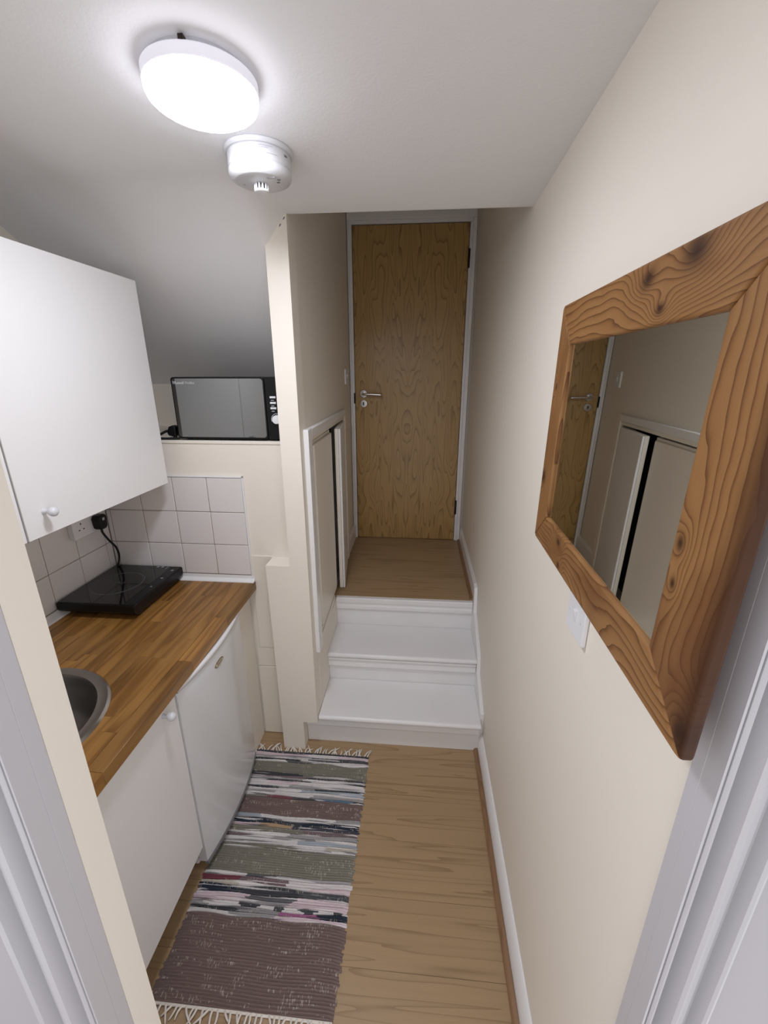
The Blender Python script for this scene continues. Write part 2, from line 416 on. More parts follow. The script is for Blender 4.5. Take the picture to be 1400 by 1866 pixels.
def architrave(name, x_in, y_in, sgn, width, lip, label):
    """moulded architrave; sgn = outward direction in x; lip = depth of the lining behind it"""
    tr = thing(name, (x_in, y_in, 0), label, 'trim', kind='structure'); s = width/.0855
    pts = [(x_in + sgn*(.0855-a)*s, y_in + .006 - b) for a, b in prof]
    o = prism('moulding', pts, 'z', 0, 2.13, 'frame_paint', tr); set_auto(o.data, 32)
    xi = x_in
    o2 = prism('lining', [(xi, y_in+.0062), (xi, y_in+lip), (xi+sgn*.006, y_in+lip), (xi+sgn*.006, y_in+.0062)], 'z', 0, 2.06, 'frame_paint', tr, .001, 1)
    return tr
architrave('trim_1', -.408, .310, -1, .0855, .026, 'white moulded door frame edge beside the base cupboard')
architrave('trim_2', .3085, .360, 1, .075, .024, 'white moulded door frame edge beside the mirror')

# skirting along the right wall
prism('baseboard_right', [(XR-.0005, 0), (XR-.016, 0), (XR-.016, .078), (XR-.012, .084), (XR-.010, .094), (XR-.004, .10), (XR-.0005, .10)], 'y', .395, 1.53, 'gloss')
bb = bpy.data.objects['baseboard_right']; set_auto(bb.data, 40); struct(bb, 'white painted skirting board along the kitchen floor by the right wall', 'skirting')
# skirting in the passage
bp = prism('baseboard_passage', [(XR-.0005, Z3), (XR-.014, Z3), (XR-.014, Z3+.085), (XR-.004, Z3+.10), (XR-.0005, Z3+.10)], 'y', 2.0, YD+.02, 'gloss')
struct(bp, 'white skirting board on the landing right of the oak door', 'skirting')
prism('baseboard_landing', [(hallx(2.7)+.0005, Z3), (hallx(2.7)+.016, Z3), (hallx(2.7)+.016, Z3+.085), (hallx(2.7)+.006, Z3+.105), (hallx(2.7)+.0005, Z3+.105)], 'y', 2.525, YD+.005, 'gloss')
struct(bpy.data.objects['baseboard_landing'], 'white skirting board on the landing left of the oak door', 'skirting')

# ------------------------------------------------------------------ steps
st = thing('staircase', (-.08, 1.53, 0), 'three white painted wooden steps up to the oak door', 'steps')
XS0, XS1 = -.418, XR-.0165
box('riser', (-.4825, 1.53, .0), (XS1+.012, 1.548, Z1-.026), 'gloss_old', st)
box('riser', (-.4182, 1.745, Z1-.030), (XS1+.012, 1.76, Z2-.026), 'gloss_old', st)
box('riser', (-.4182, 1.988, Z2-.030), (XS1+.012, 2.0, Z3-.014), 'gloss_old', st)
def nosed(y0, y1, zt, th, x0=XS0, name='tread'):
    r = th/2; pts = [(y1, zt), (y0+r, zt)]
    for k in range(1, 8):
        a = PI/2 + PI*k/8; pts.append((y0+r+r*math.cos(a), zt-r+r*math.sin(a)))
    pts += [(y0+r, zt-th), (y1, zt-th)]
    o = prism(name, pts, 'x', x0, XS1, 'gloss_old', st); set_auto(o.data, 40); return o
nosed(1.487, 1.7434, Z1, .026, -.4175); nosed(1.720, 1.9864, Z2, .026, -.4180)
# coved mouldings under the nosings
def scotia(y, zt, x0):
    o = prism('scotia_moulding', [(y, zt), (y-.019, zt), (y-.019, zt-.010), (y-.012, zt-.013), (y-.010, zt-.022), (y-.0125, zt-.034), (y-.0145, zt-.048), (y-.011, zt-.055), (y-.005, zt-.058), (y, zt-.064)], 'x', x0, XS1-.001, 'gloss_old', st); set_auto(o.data, 24)
scotia(1.5298, Z1-.0262, -.4822); scotia(1.7448, Z2-.0262, -.4180)
prism('landing_edge', [(2.0, Z3), (1.972, Z3), (1.970, Z3-.006), (1.971, Z3-.028), (1.976, Z3-.031), (1.977, Z3-.042), (1.9735, Z3-.052), (1.9735, Z3-.066), (1.979, Z3-.072), (1.9879, Z3-.078), (1.9879, Z3-.014), (2.0, Z3-.014)], 'x', -.4180, XS1-.001, 'gloss_old', st)
# side string against the right wall
prism('side_string', [(1.5305, .0), (1.5305, .205), (1.70, .285), (1.722, .375), (1.93, .475), (1.965, .60), (2.0, .606), (2.0, .0)], 'x', XS1+.0005, XR-.0005, 'gloss', st)
ld = thing('floor_landing', (-.08, 2.4, Z3), 'oak effect laminate landing in front of the oak door', 'floor', kind='structure')
yb = 1.992; k = 0
for y1 in (2.155, 2.335, 2.515, 2.695, YD+.06):
    j = random.choice((-.9, -.9)); box('plank', (-.455, yb+.0003, Z3-.012), (XR-.028, y1-.0003, Z3+.001), 'floor', ld, .0004, 1, origin=(random.uniform(-2, 2), (yb+y1)/2, Z3)); yb = y1
prism('floor_beading', [(XR-.0145, Z3), (XR-.030, Z3), (XR-.030, Z3+.006), (XR-.022, Z3+.014), (XR-.0145, Z3+.015)], 'y', 1.995, YD+.01, 'floor_strip', ld)
box('step_base', (-.48, 2.001, 0), (XR, YD+.1, Z3-.0125), 'void', ld)

# ------------------------------------------------------------------ oak door
DX0, DX1, DZ0, DZ1 = -.4215, .2635, Z3+.004, 2.468
dr = thing('door_1', (-.08, YD, Z3), 'flush oak veneer door with steel lever handle at the top of the steps', 'door', kind='structure')
box('door_leaf', (DX0, YD, DZ0), (DX1, YD+.044, DZ1), 'door', dr, .0012, 1, origin=(0, YD, 0))
hx, hz = -.367, 1.517
rose = lathe('rose', [(.0255, 0), (.0255, .006), (.0225, .009), (.008, .0095)], (hx, YD, hz), (0, -1, 0), 'steel', dr)
lev = tube('lever_handle', [(hx, YD-.008, hz), (hx, YD-.040, hz), (hx+.008, YD-.050, hz-.0005), (hx+.03, YD-.052, hz-.001), (hx+.125, YD-.052, hz-.005)], .0085, 'steel', dr, n=12)
esc = lathe('escutcheon', [(.0255, 0), (.0255, .005), (.0225, .008), (.010, .0085)], (hx-.001, YD, hz-.062), (0, -1, 0), 'steel', dr)
box('keyhole', (hx-.0045, YD-.0095, hz-.072), (hx+.0025, YD-.0084, hz-.053), 'black', esc)
for z in (2.285, .755):
    hg = lathe('hinge', [(.007, -.05), (.007, .05)], (DX1+.004, YD-.004, z), (0, 0, 1), 'dark_metal', dr, n=14)
box('strike_plate', (DX0-.010, YD-.0065, hz-.062), (DX0-.003, YD+.004, hz+.005), 'black', dr)
dt = thing('trim_3', (-.08, YD, Z3), 'white painted frame around the oak door', 'trim', kind='structure')
for x0, x1 in ((-.4545, DX0-.003), (DX1+.003, .3005)):
    box('jamb', (x0, YD-.006, Z3), (x1, YD+.09, DZ1+.004), 'gloss', dt, .002)
box('head', (-.4545, YD-.006, DZ1+.004), (.3005, YD+.09, DZ1+.052), 'gloss', dt, .002)
box('architrave', (-.452, YD-.020, DZ1+.022), (.302, YD-.0062, DZ1+.088), 'gloss', dt, .004)
box('architrave', (.281, YD-.018, Z3), (.3045, YD-.0062, DZ1+.022), 'gloss', dt, .004)
box('architrave', (-.4515, YD-.018, Z3), (-.440, YD-.0062, DZ1+.022), 'gloss', dt, .004)

# ------------------------------------------------------------------ low cupboard in the passage wall
cu = thing('built_in_cupboard', (-.43, 2.02, .5), 'low white built-in cupboard with two panel doors, one ajar, beside the steps', 'cupboard')
def wpt(y, n, z): return (hallx(y)+n, y, z)
def wbox(name, y0, y1, n0, n1, z0, z1, mat, par, bevel=.002, seg=2):
    v = [wpt(y0, n0, z0), wpt(y0, n1, z0), wpt(y1, n1, z0), wpt(y1, n0, z0), wpt(y0, n0, z1), wpt(y0, n1, z1), wpt(y1, n1, z1), wpt(y1, n0, z1)]
    _, f = box_vf((0, 0, 0), (1, 1, 1)); o = link(name, v, f, mat, par)
    if bevel: bevel_mesh(o.data, bevel, seg)
    return o
wbox('frame_stile', 1.520, 1.582, .0003, .020, .492, 1.446, 'gloss', cu, .003)
wbox('frame_stile', 1.583, 1.604, -.02, .011, .512, 1.394, 'gloss', cu, .003)
wbox('frame_stile', 2.462, 2.515, .0003, .018, Z3+.002, 1.446, 'cream_gloss', cu, .004)
wbox('frame_rail', 1.5825, 2.4615, .0003, .020, 1.412, 1.446, 'gloss', cu, .004)
wbox('frame_rail', 1.6045, 2.4615, .0003, .012, 1.393, 1.4115, 'cream_gloss', cu, .003)
wbox('frame_rail', 1.5825, 1.968, .0003, .012, .497, .524, 'cream_gloss', cu, .003)
wbox('frame_rail', 1.5825, 2.045, .0003, .0075, .5245, .540, 'cream_gloss', cu, .003)
wbox('inside_shade', 1.60, 2.46, -.082, -.070, .5, 1.4, 'void', cu, 0)  # shallow near-black sheets standing in for the shade within the cupboard
wbox('inside_shade', 1.60, 2.46, -.0815, -.005, 1.3935, 1.3948, 'void', cu, 0)
# left leaf: flush, with rounded stiles around a flat field
d1 = wbox('door', 1.612, 2.046, -.022, .000, .541, 1.384, 'cream_gloss', cu, .003)
def leafpart(y0, y1, n0, n1, z0, z1, par, m='cream_gloss', b=.006): return wbox('raised_edge', y0, y1, n0, n1, z0, z1, m, par, b, 3)
wbox('panel_field', 1.640, 2.030, .0002, .0130, .552, 1.372, 'cream_gloss', d1, .006, 3)
# right leaf: hinged at the far side, standing slightly open
yh, ang = 2.456, math.radians(5.5)
def ajar(y0, y1, n0, n1, z0, z1, name, mat, par, bevel):
    v = []
    for z in (z0, z1):
        for y, n in ((y0, n0), (y0, n1), (y1, n1), (y1, n0)):
            dy = y-yh; yy = yh + dy*math.cos(ang) + n*math.sin(ang)*0; nn = n - dy*math.sin(ang)
            v.append((hallx(yy)+nn-.005, yy, z))
    _, f = box_vf((0, 0, 0), (1, 1, 1)); o = link(name, v, f, mat, par); bevel_mesh(o.data, bevel, 3); return o
d2 = ajar(2.066, 2.450, -.012, .006, Z3+.006, 1.384, 'door', 'cream_gloss', cu, .003)
ajar(2.066, 2.450, .0062, .0185, Z3+.006, 1.384, 'panel_field', 'gloss', d2, .005)

# ================================================================== KITCHEN UNITS
# worktop from oak staves
wt = thing('worktop', (-.98, 1.0, .772), 'oiled oak block worktop over the fridge and base cupboard', 'worktop')
SX, SY, SR = -1.0, .74, .2265
def split_loose(o):
    me = o.data; par = list(range(len(me.vertices)))
    def root(a):
        while par[a] != a: a = par[a]
        return a
    for e in me.edges: par[root(e.vertices[0])] = root(e.vertices[1])
    groups = {}
    for p in me.polygons: groups.setdefault(root(p.vertices[0]), []).append(p)
    if len(groups) < 2: return
    for g, ps in list(groups.items()):
        idx = sorted({v_ for p in ps for v_ in p.vertices}); mp_ = {a: b for b, a in enumerate(idx)}
        m2 = bpy.data.meshes.new('stave'); m2.from_pydata([me.vertices[a].co for a in idx], [], [[mp_[v_] for v_ in p.vertices] for p in ps]); m2.materials.append(M['stave'])
        c = o.copy(); c.data = m2; C.objects.link(c)
    bpy.data.objects.remove(o)
bmc = bmesh.new(); bmesh.ops.create_cone(bmc, cap_ends=True, segments=64, radius1=SR-.016, radius2=SR-.016, depth=.3)
cm = bpy.data.meshes.new('cutter'); bmc.to_mesh(cm); bmc.free(); cut = bpy.data.objects.new('cutter', cm); C.objects.link(cut); cut.location = (SX, SY, .8)
bpy.context.view_layer.update()
x0 = -.670; i = 0
NROW = 14; RW = (.670-1.277)/NROW
for i in range(NROW):
    xb_ = -.670 + RW*i; xa_ = -.670 + RW*(i+1)
    y = .455; first = True
    while y < YE-.012:
        ln = random.uniform(.2, .52) if not first else random.uniform(.12, .45); first = False
        y1 = y+ln
        if y1 > YE-.10: y1 = YE-.0105
        o = box('stave', (xa_+.00012, y+.00012, .772), (xb_-.00012, y1-.00012, ZC), 'stave', wt, .0004 if i else .0012, 1, origin=((xa_+xb_)/2, (y+y1)/2, .79))
        cxn = min(max(SX, xa_), xb_); cyn = min(max(SY, y), y1)
        if math.hypot(cxn-SX, cyn-SY) < SR-.016:
            md = o.modifiers.new('cut', 'BOOLEAN'); md.object = cut; md.operation = 'DIFFERENCE'; md.solver = 'EXACT'
            dg = bpy.context.evaluated_depsgraph_get(); nm = bpy.data.meshes.new_from_object(o.evaluated_get(dg))
            o.modifiers.clear(); old = o.data; o.data = nm; bpy.data.meshes.remove(old)
            if len(nm.polygons) == 0: bpy.data.objects.remove(o)
            else: split_loose(o)
        y = y1
bpy.data.objects.remove(cut)

# round sink
sk = thing('sink', (SX, SY, ZC), 'round stainless steel sink bowl set into the worktop', 'sink')
lathe('rim', [(SR-.030, .0005), (SR-.030, .004), (SR-.020, .0075), (SR-.006, .006), (SR, .0005)], (SX, SY, ZC), (0, 0, 1), 'rim_steel', sk, n=72, caps=False)
def open_lathe(name, prof, c, mat, par, n=72):
    o = lathe(name, prof, c, (0, 0, 1), mat, par, n=n, auto=60)
    return o
R0 = SR-.0302
pr = [(R0, .004), (R0-.004, -.004), (R0-.010, -.06), (R0-.016, -.105), (R0-.030, -.132), (R0-.060, -.146), (.03, -.150), (.0225, -.152)]
v = []; f = []; n = 72
for r, hh in pr:
    for a in range(n): v.append((SX+r*math.cos(2*PI*a/n), SY+r*math.sin(2*PI*a/n), ZC+hh))
for q in range(len(pr)-1):
    for a in range(n): b = (a+1) % n; f.append((q*n+a, q*n+b, (q+1)*n+b, (q+1)*n+a))
link('bowl', v, f, 'sink_steel', sk, smooth=True)
lathe('waste', [(.0225, 0), (.0225, .003), (.018, .004), (.012, .002)], (SX, SY, ZC-.1525), (0, 0, 1), 'steel', sk, n=32)

# base cupboard
def knob(par, p, axis, s=1.0):
    lathe('knob', [(.0075*s, 0), (.0065*s, .003*s), (.0050*s, .010*s), (.0055*s, .013*s), (.0085*s, .0165*s), (.0115*s, .022*s), (.0122*s, .027*s), (.0110*s, .032*s), (.0075*s, .0355*s), (.002*s, .0372*s)], p, axis, 'plastic_grey', par, n=28, auto=60)
bc = thing('base_cupboard', (-.98, .7, 0), 'white base cupboard with ball knob under the sink', 'cupboard')
for y_ in (.455, .929): box('side_panel', (-1.27, y_, .13), (-.7085, y_+.016, .7715), 'melamine', bc)
box('base_panel', (-1.27, .4712, .13), (-.7085, .9288, .146), 'melamine', bc)
box('back_panel', (-1.27, .4712, .1462), (-1.262, .9288, .7715), 'melamine', bc)
d = box('door', (-.7080, .452, .126), (-.690, .949, .768), 'melamine', bc, .0012, 1)
knob(d, (-.690, .886, .735), (1, 0, 0))
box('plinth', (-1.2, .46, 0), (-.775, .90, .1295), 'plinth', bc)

# fridge
fr = thing('fridge', (-.95, 1.16, 0), 'white under-counter fridge between the base cupboard and cream panel', 'fridge')
FY0, FY1 = .9535, 1.398
box('body', (-1.24, FY0+.004, .02), (-.722, FY1-.004, .762), 'fridge', fr, .006)
box('gasket', (-.7218, FY0+.006, .05), (-.716, FY1-.006, .752), 'gasket', fr)
def bow(y):
    t_ = (y-(FY0+FY1)/2)/((FY1-FY0)/2); return -.686 + .024*(1-t_*t_)
v = []; f = []; NS = 24
zz = [.048, .052, .70, .735, .752, .757]; ins = [.004, 0, 0, 0, .003, .012]
for q, z in enumerate(zz):
    for k in range(NS+1):
        y = FY0 + (FY1-FY0)*k/NS; v.append((bow(y)-ins[q], y, z))
nf = len(v)
for q, z in enumerate(zz):
    for k in range(NS+1):
        y = FY0 + (FY1-FY0)*k/NS; v.append((-.7155, y, z))
for q in range(len(zz)-1):
    for k in range(NS):
        a = q*(NS+1)+k; f.append((a, a+1, a+NS+2, a+NS+1)); f.append((nf+a, nf+a+NS+1, nf+a+NS+2, nf+a+1))
    a = q*(NS+1); f.append((a, a+NS+1, nf+a+NS+1, nf+a)); a += NS; f.append((a, nf+a, nf+a+NS+1, a+NS+1))
for k in range(NS):
    f.append((k, nf+k, nf+k+1, k+1)); a = (len(zz)-1)*(NS+1)+k; f.append((a, a+1, nf+a+1, nf+a))
fd = link('door', v, f, 'fridge', fr); set_auto(fd.data, 40)
# pale lip along the top and grey edge along the foot
v = []; f = []
for z, ofs in ((.752, -.004), (.752, .0035), (.766, .0045), (.770, .001), (.770, -.010)):
    for k in range(NS+1):
        y = FY0 + (FY1-FY0)*k/NS; v.append((bow(y)+ofs, y, z))
for q in range(5):
    q2 = (q+1) % 5
    for k in range(NS): f.append((q*(NS+1)+k, q*(NS+1)+k+1, q2*(NS+1)+k+1, q2*(NS+1)+k))
link('handle_lip', v, f, 'plastic', fd, smooth=True)
v = []; f = []
for z, ofs in ((.034, -.004), (.034, .001), (.0475, .0025), (.0475, -.010)):
    for k in range(NS+1):
        y = FY0 + (FY1-FY0)*k/NS; v.append((bow(y)+ofs, y, z))
for q in range(4):
    q2 = (q+1) % 4
    for k in range(NS): f.append((q*(NS+1)+k, q*(NS+1)+k+1, q2*(NS+1)+k+1, q2*(NS+1)+k))
link('door_foot_strip', v, f, 'gasket', fd)
box('kick_plate', (-1.2, FY0+.02, 0), (-.74, FY1-.02, .0195), 'black', fr)
by, bz = 1.163, .702
def oval(name, ry, rz, x0, x1, mat, par):
    pts = [(by+ry*math.cos(2*PI*k/36), bz+rz*math.sin(2*PI*k/36)) for k in range(36)]
    return prism(name, pts, 'x', x0, x1, mat, par)
bd = oval('badge', .029, .0105, bow(by)-.002, bow(by)+.0022, 'badge', fd)
oval('badge_plate', .025, .0075, bow(by)+.0022, bow(by)+.003, 'badge_pale', bd)
for k in range(6): box('badge_letter', (bow(by)+.003, by-.016+.0055*k, bz-.003), (bow(by)+.0034, by-.0125+.0055*k, bz+.003), 'badge', bd)
# cream panel closing the units beside the fridge
struct(box('wall_unit_end', (-1.2, 1.405, 0), (-.704, YE-.0125, .7715), 'cream', None, .001, 1), 'narrow cream panel closing the run between the fridge and the end wall', 'panel')

# wall cupboards
def wall_cup(name, y0, y1, label, ky, near):
    t_ = thing(name, (-1.12, (y0+y1)/2, 1.246), label, 'cupboard')
    box('body', (XL+.0085, y0+.002, 1.248), (-.9645, y1-.002, 1.930), 'melamine', t_)
    d_ = box('door', (-.9640, y0+.0015, 1.246), (-.945, y1-.0015, 1.932), 'melamine', t_, .0012, 1)
    knob(d_, (-.945, ky, 1.307), (1, 0, 0))
wall_cup('wall_cupboard', .885, 1.489, 'large white wall cupboard over the hob with one ball knob', .945, False)
wall_cup('wall_cupboard', .40, .8835, 'white wall cupboard nearest the doorway, mostly hidden by the wall', .815, True)

# ================================================================== THINGS
# induction hob
hb = thing('induction_hob', (-1.13, 1.38, ZC), 'black portable induction hob plate on the worktop below the socket', 'hob')
hx0, hx1, hy0, hy1 = -1.268, -.978, 1.222, 1.540
v = []; 
for z, i_ in ((.8105, .030), (.8165, .024), (.835, .003), (.842, 0), (.866, 0), (.869, .003)):
    v += [(hx0+i_, hy0+i_*1.2, z), (hx1-i_*.4, hy0+i_*1.2, z), (hx1-i_*.4, hy1-i_, z), (hx0+i_, hy1-i_, z)]
f = [(3, 2, 1, 0), (20, 21, 22, 23)] + [(q*4+a, q*4+(a+1) % 4, q*4+4+(a+1) % 4, q*4+4+a) for q in range(5) for a in range(4)]
link('casing', v, f, 'black', hb)
gl = prism('glass_plate', rounded_rect(hx0+.004, hx1-.040, hy0+.004, hy1-.004, .006), 'z', .869, .8715, 'hob_glass', hb)
cp = prism('control_strip', [(hx1-.039, hy0+.004), (hx1-.002, hy0+.004), (hx1-.002, hy1-.004), (hx1-.039, hy1-.004)], 'z', .869, .8712, 'black', hb)
def ring(name, c, r, wdt, z, mat, par, a0=0, a1=360, n=64):
    v = []; f = []
    for k in range(n+1):
        a = math.radians(a0+(a1-a0)*k/n)
        for rr in (r-wdt/2, r+wdt/2):
            for dz in (0, .0004): v.append((c[0]+rr*math.cos(a), c[1]+rr*math.sin(a), z+dz))
    for k in range(n):
        b = k*4; f += [(b, b+4, b+6, b+2), (b+1, b+3, b+7, b+5), (b, b+1, b+5, b+4), (b+2, b+6, b+7, b+3)]
    return link(name, v, f, mat, par)
hc = (-1.145, 1.375)
ring('heating_ring', hc, .092, .0018, .8716, 'hob_print', gl); ring('heating_ring', hc, .086, .0012, .8716, 'hob_print', gl)
ring('centre_mark', hc, .010, .002, .8716, 'hob_print', gl, 20, 250, 20); ring('centre_mark', (hc[0]+.012, hc[1]+.008), .010, .002, .8716, 'hob_print', gl, 200, 420, 20)
for yy, xx, r in ((1.527, -1.075, .006), (1.527, -1.055, .006), (1.500, -.998, .006), (1.430, -1.000, .005), (1.360, -1.000, .004)):
    lathe('button', [(r, 0), (r, .0005)], (xx, yy, .8713 if xx > -1.02 else .8716), (0, 0, 1), 'hob_pale', hb, n=20)
box('display_bar', (-1.035, 1.510, .8716), (-1.0325, 1.535, .872), 'hob_pale', hb)

# double socket
so = thing('double_socket', (XL+.0076, 1.42, 1.055), 'white double wall socket under the large wall cupboard', 'socket')
box('back_box', (XL+.0077, 1.350, 1.058), (XL+.028, 1.492, 1.138), 'plastic', so, .003)
pl = box('face_plate', (XL+.0282, 1.346, 1.054), (XL+.036, 1.496, 1.142), 'plastic', so, .003)
for cy in (1.384,):
    for dy, dz, a, b in ((0, .016, .002, .004), (-.011, -.006, .0035, .002), (.011, -.006, .0035, .002)):
        box('socket_hole', (XL+.0355, cy+dy-a, 1.092+dz-b), (XL+.0363, cy+dy+a, 1.092+dz+b), 'black', pl)
    box('rocker', (XL+.036, cy-.004, 1.122), (XL+.0385, cy+.004, 1.136), 'plastic', pl, .001)
box('rocker', (XL+.036, 1.454, 1.122), (XL+.0385, 1.462, 1.136), 'plastic', pl, .001)
# hob plug and lead
pg = thing('plug_and_lead', (XL+.036, 1.458, 1.065), 'black plug and curving lead from the socket down to the hob', 'plug')
o = prism('plug_body', [(1.434, 1.108), (1.438, 1.070), (1.446, 1.062), (1.472, 1.062), (1.480, 1.070), (1.484, 1.108), (1.476, 1.120), (1.442, 1.120)], 'x', XL+.0365, XL+.066, 'black', pg, .005, 3)
box('fuse_mark', (XL+.0662, 1.457, 1.098), (XL+.0667, 1.468, 1.108), 'label_grey', o)
tube('lead', [(XL+.052, 1.459, 1.064), (XL+.052, 1.461, 1.045), (XL+.046, 1.492, 1.000), (XL+.040, 1.528, .955), (XL+.038, 1.538, .915), (XL+.034, 1.533, .884), (XL+.040, 1.520, .8735)], .0042, 'black_matte', pg, n=10)

# microwave
mw = thing('microwave', (-.69, 1.72, 1.397), 'black microwave with mirrored door on the shelf by the pillar', 'microwave')
mx0, mx1, my0, my1, mz0, mz1 = -.921, -.505, 1.583, 1.865, 1.405, 1.629
box('casing', (mx0, my0, mz0), (mx1, my1, mz1), 'black', mw, .004)
prism('door_frame', rounded_rect(mx0+.0005, -.5665, mz0-.001, mz1-.0005, .010), 'y', YE+.002, my0-.0005, 'black', mw, .002, 2)
dg_ = prism('door_glass', rounded_rect(mx0+.0055, -.571, mz0+.0055, mz1-.0055, .011), 'y', YE+.0005, YE+.0018, 'oven_glass', mw)
cpn = prism('control_panel', rounded_rect(-.5655, mx1-.0005, mz0-.001, mz1-.0005, .006), 'y', YE+.003, my0-.0005, 'black', mw, .002, 2)
for z in (1.558, 1.538, 1.519):
    box('button', (-.5490, YE+.0005, z-.0036), (-.527, YE+.0028, z+.0036), 'plastic', cpn, .0008)
    box('button_caption', (-.5455, YE+.0024, z-.0118), (-.5345, YE+.0029, z-.0098), 'plastic_grey', cpn)
kn = lathe('dial', [(.0165, 0), (.0160, .010), (.0145, .013), (.004, .0135)], (-.5275, YE+.0028, 1.478), (0, -1, 0), 'plastic', cpn, n=36)
v = []; f = []
for k in range(21):
    a = math.radians(70+130*k/20)
    for rr in (.0205, .0220):
        for dy in (.0024, .0029): v.append((-.5275+rr*math.cos(a), YE+dy, 1.478+rr*math.sin(a)))
for k in range(20):
    b = k*4; f += [(b, b+4, b+6, b+2), (b+1, b+3, b+7, b+5), (b, b+1, b+5, b+4), (b+2, b+6, b+7, b+3)]
link('dial_scale', v, f, 'plastic_grey', cpn)
for fx in (-.895, -.535):
    for fy in (1.60, 1.84): lathe('foot', [(.012, 0), (.011, .0085)], (fx, fy, 1.397), (0, 0, 1), 'black_matte', mw, n=16)
def text(body, size, loc, rot, mat, parent, bold=0.0):
    cu_ = bpy.data.curves.new('lettering', 'FONT'); cu_.body = body; cu_.size = size; cu_.extrude = .0002; cu_.offset = bold
    to = bpy.data.objects.new('tmp', cu_); C.objects.link(to); bpy.context.view_layer.update()
    me = bpy.data.meshes.new_from_object(to.evaluated_get(bpy.context.evaluated_depsgraph_get())); wdt = max(v.co.x for v in me.vertices)
    bpy.data.objects.remove(to); me.name = 'lettering'; me.materials.clear(); me.materials.append(M[mat])
    o = bpy.data.objects.new('lettering', me); C.objects.link(o); o.parent = parent; o.rotation_euler = rot
    o.location = Vector(loc) - Vector(parent['_w']); o['_w'] = tuple(loc); return o, wdt
_, w1 = text('Russell', .0135, (-.9055, YE-.0001, 1.6045), (PI/2, 0, 0), 'logo', dg_, .0003)
text('Hobbs', .0135, (-.9055+w1+.004, YE-.0001, 1.6045), (PI/2, 0, 0), 'logo', dg_, 0)
box('logo_mark', (-.9110, YE-.0003, 1.6045), (-.9080, YE+.0004, 1.6145), 'logo', dg_, .0008)
# microwave plug lying on the shelf
mp = thing('mains_plug', (-.96, 1.59, 1.397), 'black plug and cable lying on the shelf left of the microwave', 'plug')
o = prism('plug_body', [(-.972, 1.424), (-.967, 1.412), (-.945, 1.408), (-.9365, 1.414), (-.9365, 1.446), (-.947, 1.452), (-.963, 1.446)], 'y', 1.572, 1.602, 'black', mp, .004, 3)
for q in (1.577, 1.591): box('pin', (-.950, q, 1.3975), (-.946, q+.005, 1.411), 'dark_metal', o)
tube('cable', [(-.966, 1.587, 1.430), (-.985, 1.585, 1.426), (-1.01, 1.582, 1.414), (-1.05, 1.58, 1.406), (-1.12, 1.59, 1.4025)], .0048, 'black_matte', mp, n=8)
tube('cable', [(-.9225, 1.572, 1.4025), (-.96, 1.566, 1.4025), (-1.03, 1.566, 1.4025), (-1.12, 1.58, 1.4025)], .0042, 'black_matte', mp, n=8)

# ceiling lamp
lx, ly = -.389, .893; lz = zc(lx, ly)
cl = thing('ceiling_lamp', (lx, ly, lz), 'round flat ceiling lamp glowing white', 'lamp')
lathe('mounting_plate', [(.082, .004), (.082, -.0075), (.02, -.0077)], (lx, ly, lz), (0, 0, 1), 'plastic_grey', cl, n=64)
lathe('rim', [(.082, -.008), (.0930, -.008), (.0945, -.010), (.0945, -.025), (.0938, -.0265), (.080, -.0267)], (lx, ly, lz), (0, 0, 1), 'lamp_rim', cl, n=72)
df = lathe('diffuser', [(.0862, -.0440), (.079, -.0480), (.064, -.0512), (.04, -.0535), (.01, -.0545)], (lx, ly, lz), (0, 0, 1), 'lamp', cl, n=72, auto=60, caps=False)
lathe('diffuser_edge', [(.0925, -.0268), (.0935, -.0280), (.0930, -.0345), (.0908, -.0400), (.0862, -.0440)], (lx, ly, lz), (0, 0, 1), 'lamp_edge', df, n=72, auto=60, caps=False)
box('fixing_tab', (lx+.010, ly-.092, lz-.0082), (lx+.018, ly-.082, lz-.001), 'dark_metal', cl)

# heat alarm
ax_, ay_ = -.378, 1.137; az_ = zc(ax_, ay_)
al = thing('heat_alarm', (ax_, ay_, az_), 'round white heat alarm on the ceiling beside the glowing lamp', 'alarm')
lathe('mounting_base', [(.064, .003), (.069, -.002), (.069, -.007), (.0665, -.010), (.063, -.0105)], (ax_, ay_, az_), (0, 0, 1), 'alarm', al, n=64)
hbdy = lathe('housing', [(.0625, -.0106), (.064, -.013), (.0635, -.039), (.0620, -.0405), (.0620, -.0415), (.0640, -.043), (.0640, -.050), (.0600, -.058), (.052, -.0625), (.0505, -.0632), (.018, -.0655)], (ax_, ay_, az_), (0, 0, 1), 'alarm', al, n=64)
for k in range(12):
    a = 2*PI*k/12; cx_, cy_ = ax_+.0135*math.cos(a), ay_+.0135*math.sin(a)
    prism('cage_bar', [(cx_-.0013, cy_-.0013), (cx_+.0013, cy_-.0013), (cx_+.0013, cy_+.0013), (cx_-.0013, cy_+.0013)], 'z', az_-.0785, az_-.0650, 'plastic', al)
lathe('cage_cap', [(.0152, -.0780), (.0152, -.0815), (.013, -.0830), (.004, -.0832)], (ax_, ay_, az_), (0, 0, 1), 'plastic', al, n=32)
lathe('sensor', [(.010, -.0654), (.010, -.0779)], (ax_, ay_, az_), (0, 0, 1), 'label_dark', al, n=20)
def on_side(name, a0, a1, h0, h1, mat, r=.0645):
    v = []; f = []
    for k in range(9):
        a = math.radians(a0+(a1-a0)*k/8)
        for rr in (r-.0012, r+.0002):
            for hh in (h0, h1): v.append((ax_+rr*math.cos(a), ay_+rr*math.sin(a), az_+hh))
    for k in range(8):
        b = k*4; f += [(b, b+1, b+5, b+4), (b+2, b+6, b+7, b+3), (b, b+4, b+6, b+2), (b+1, b+3, b+7, b+5)]
    link(name, v, f, mat, hbdy)
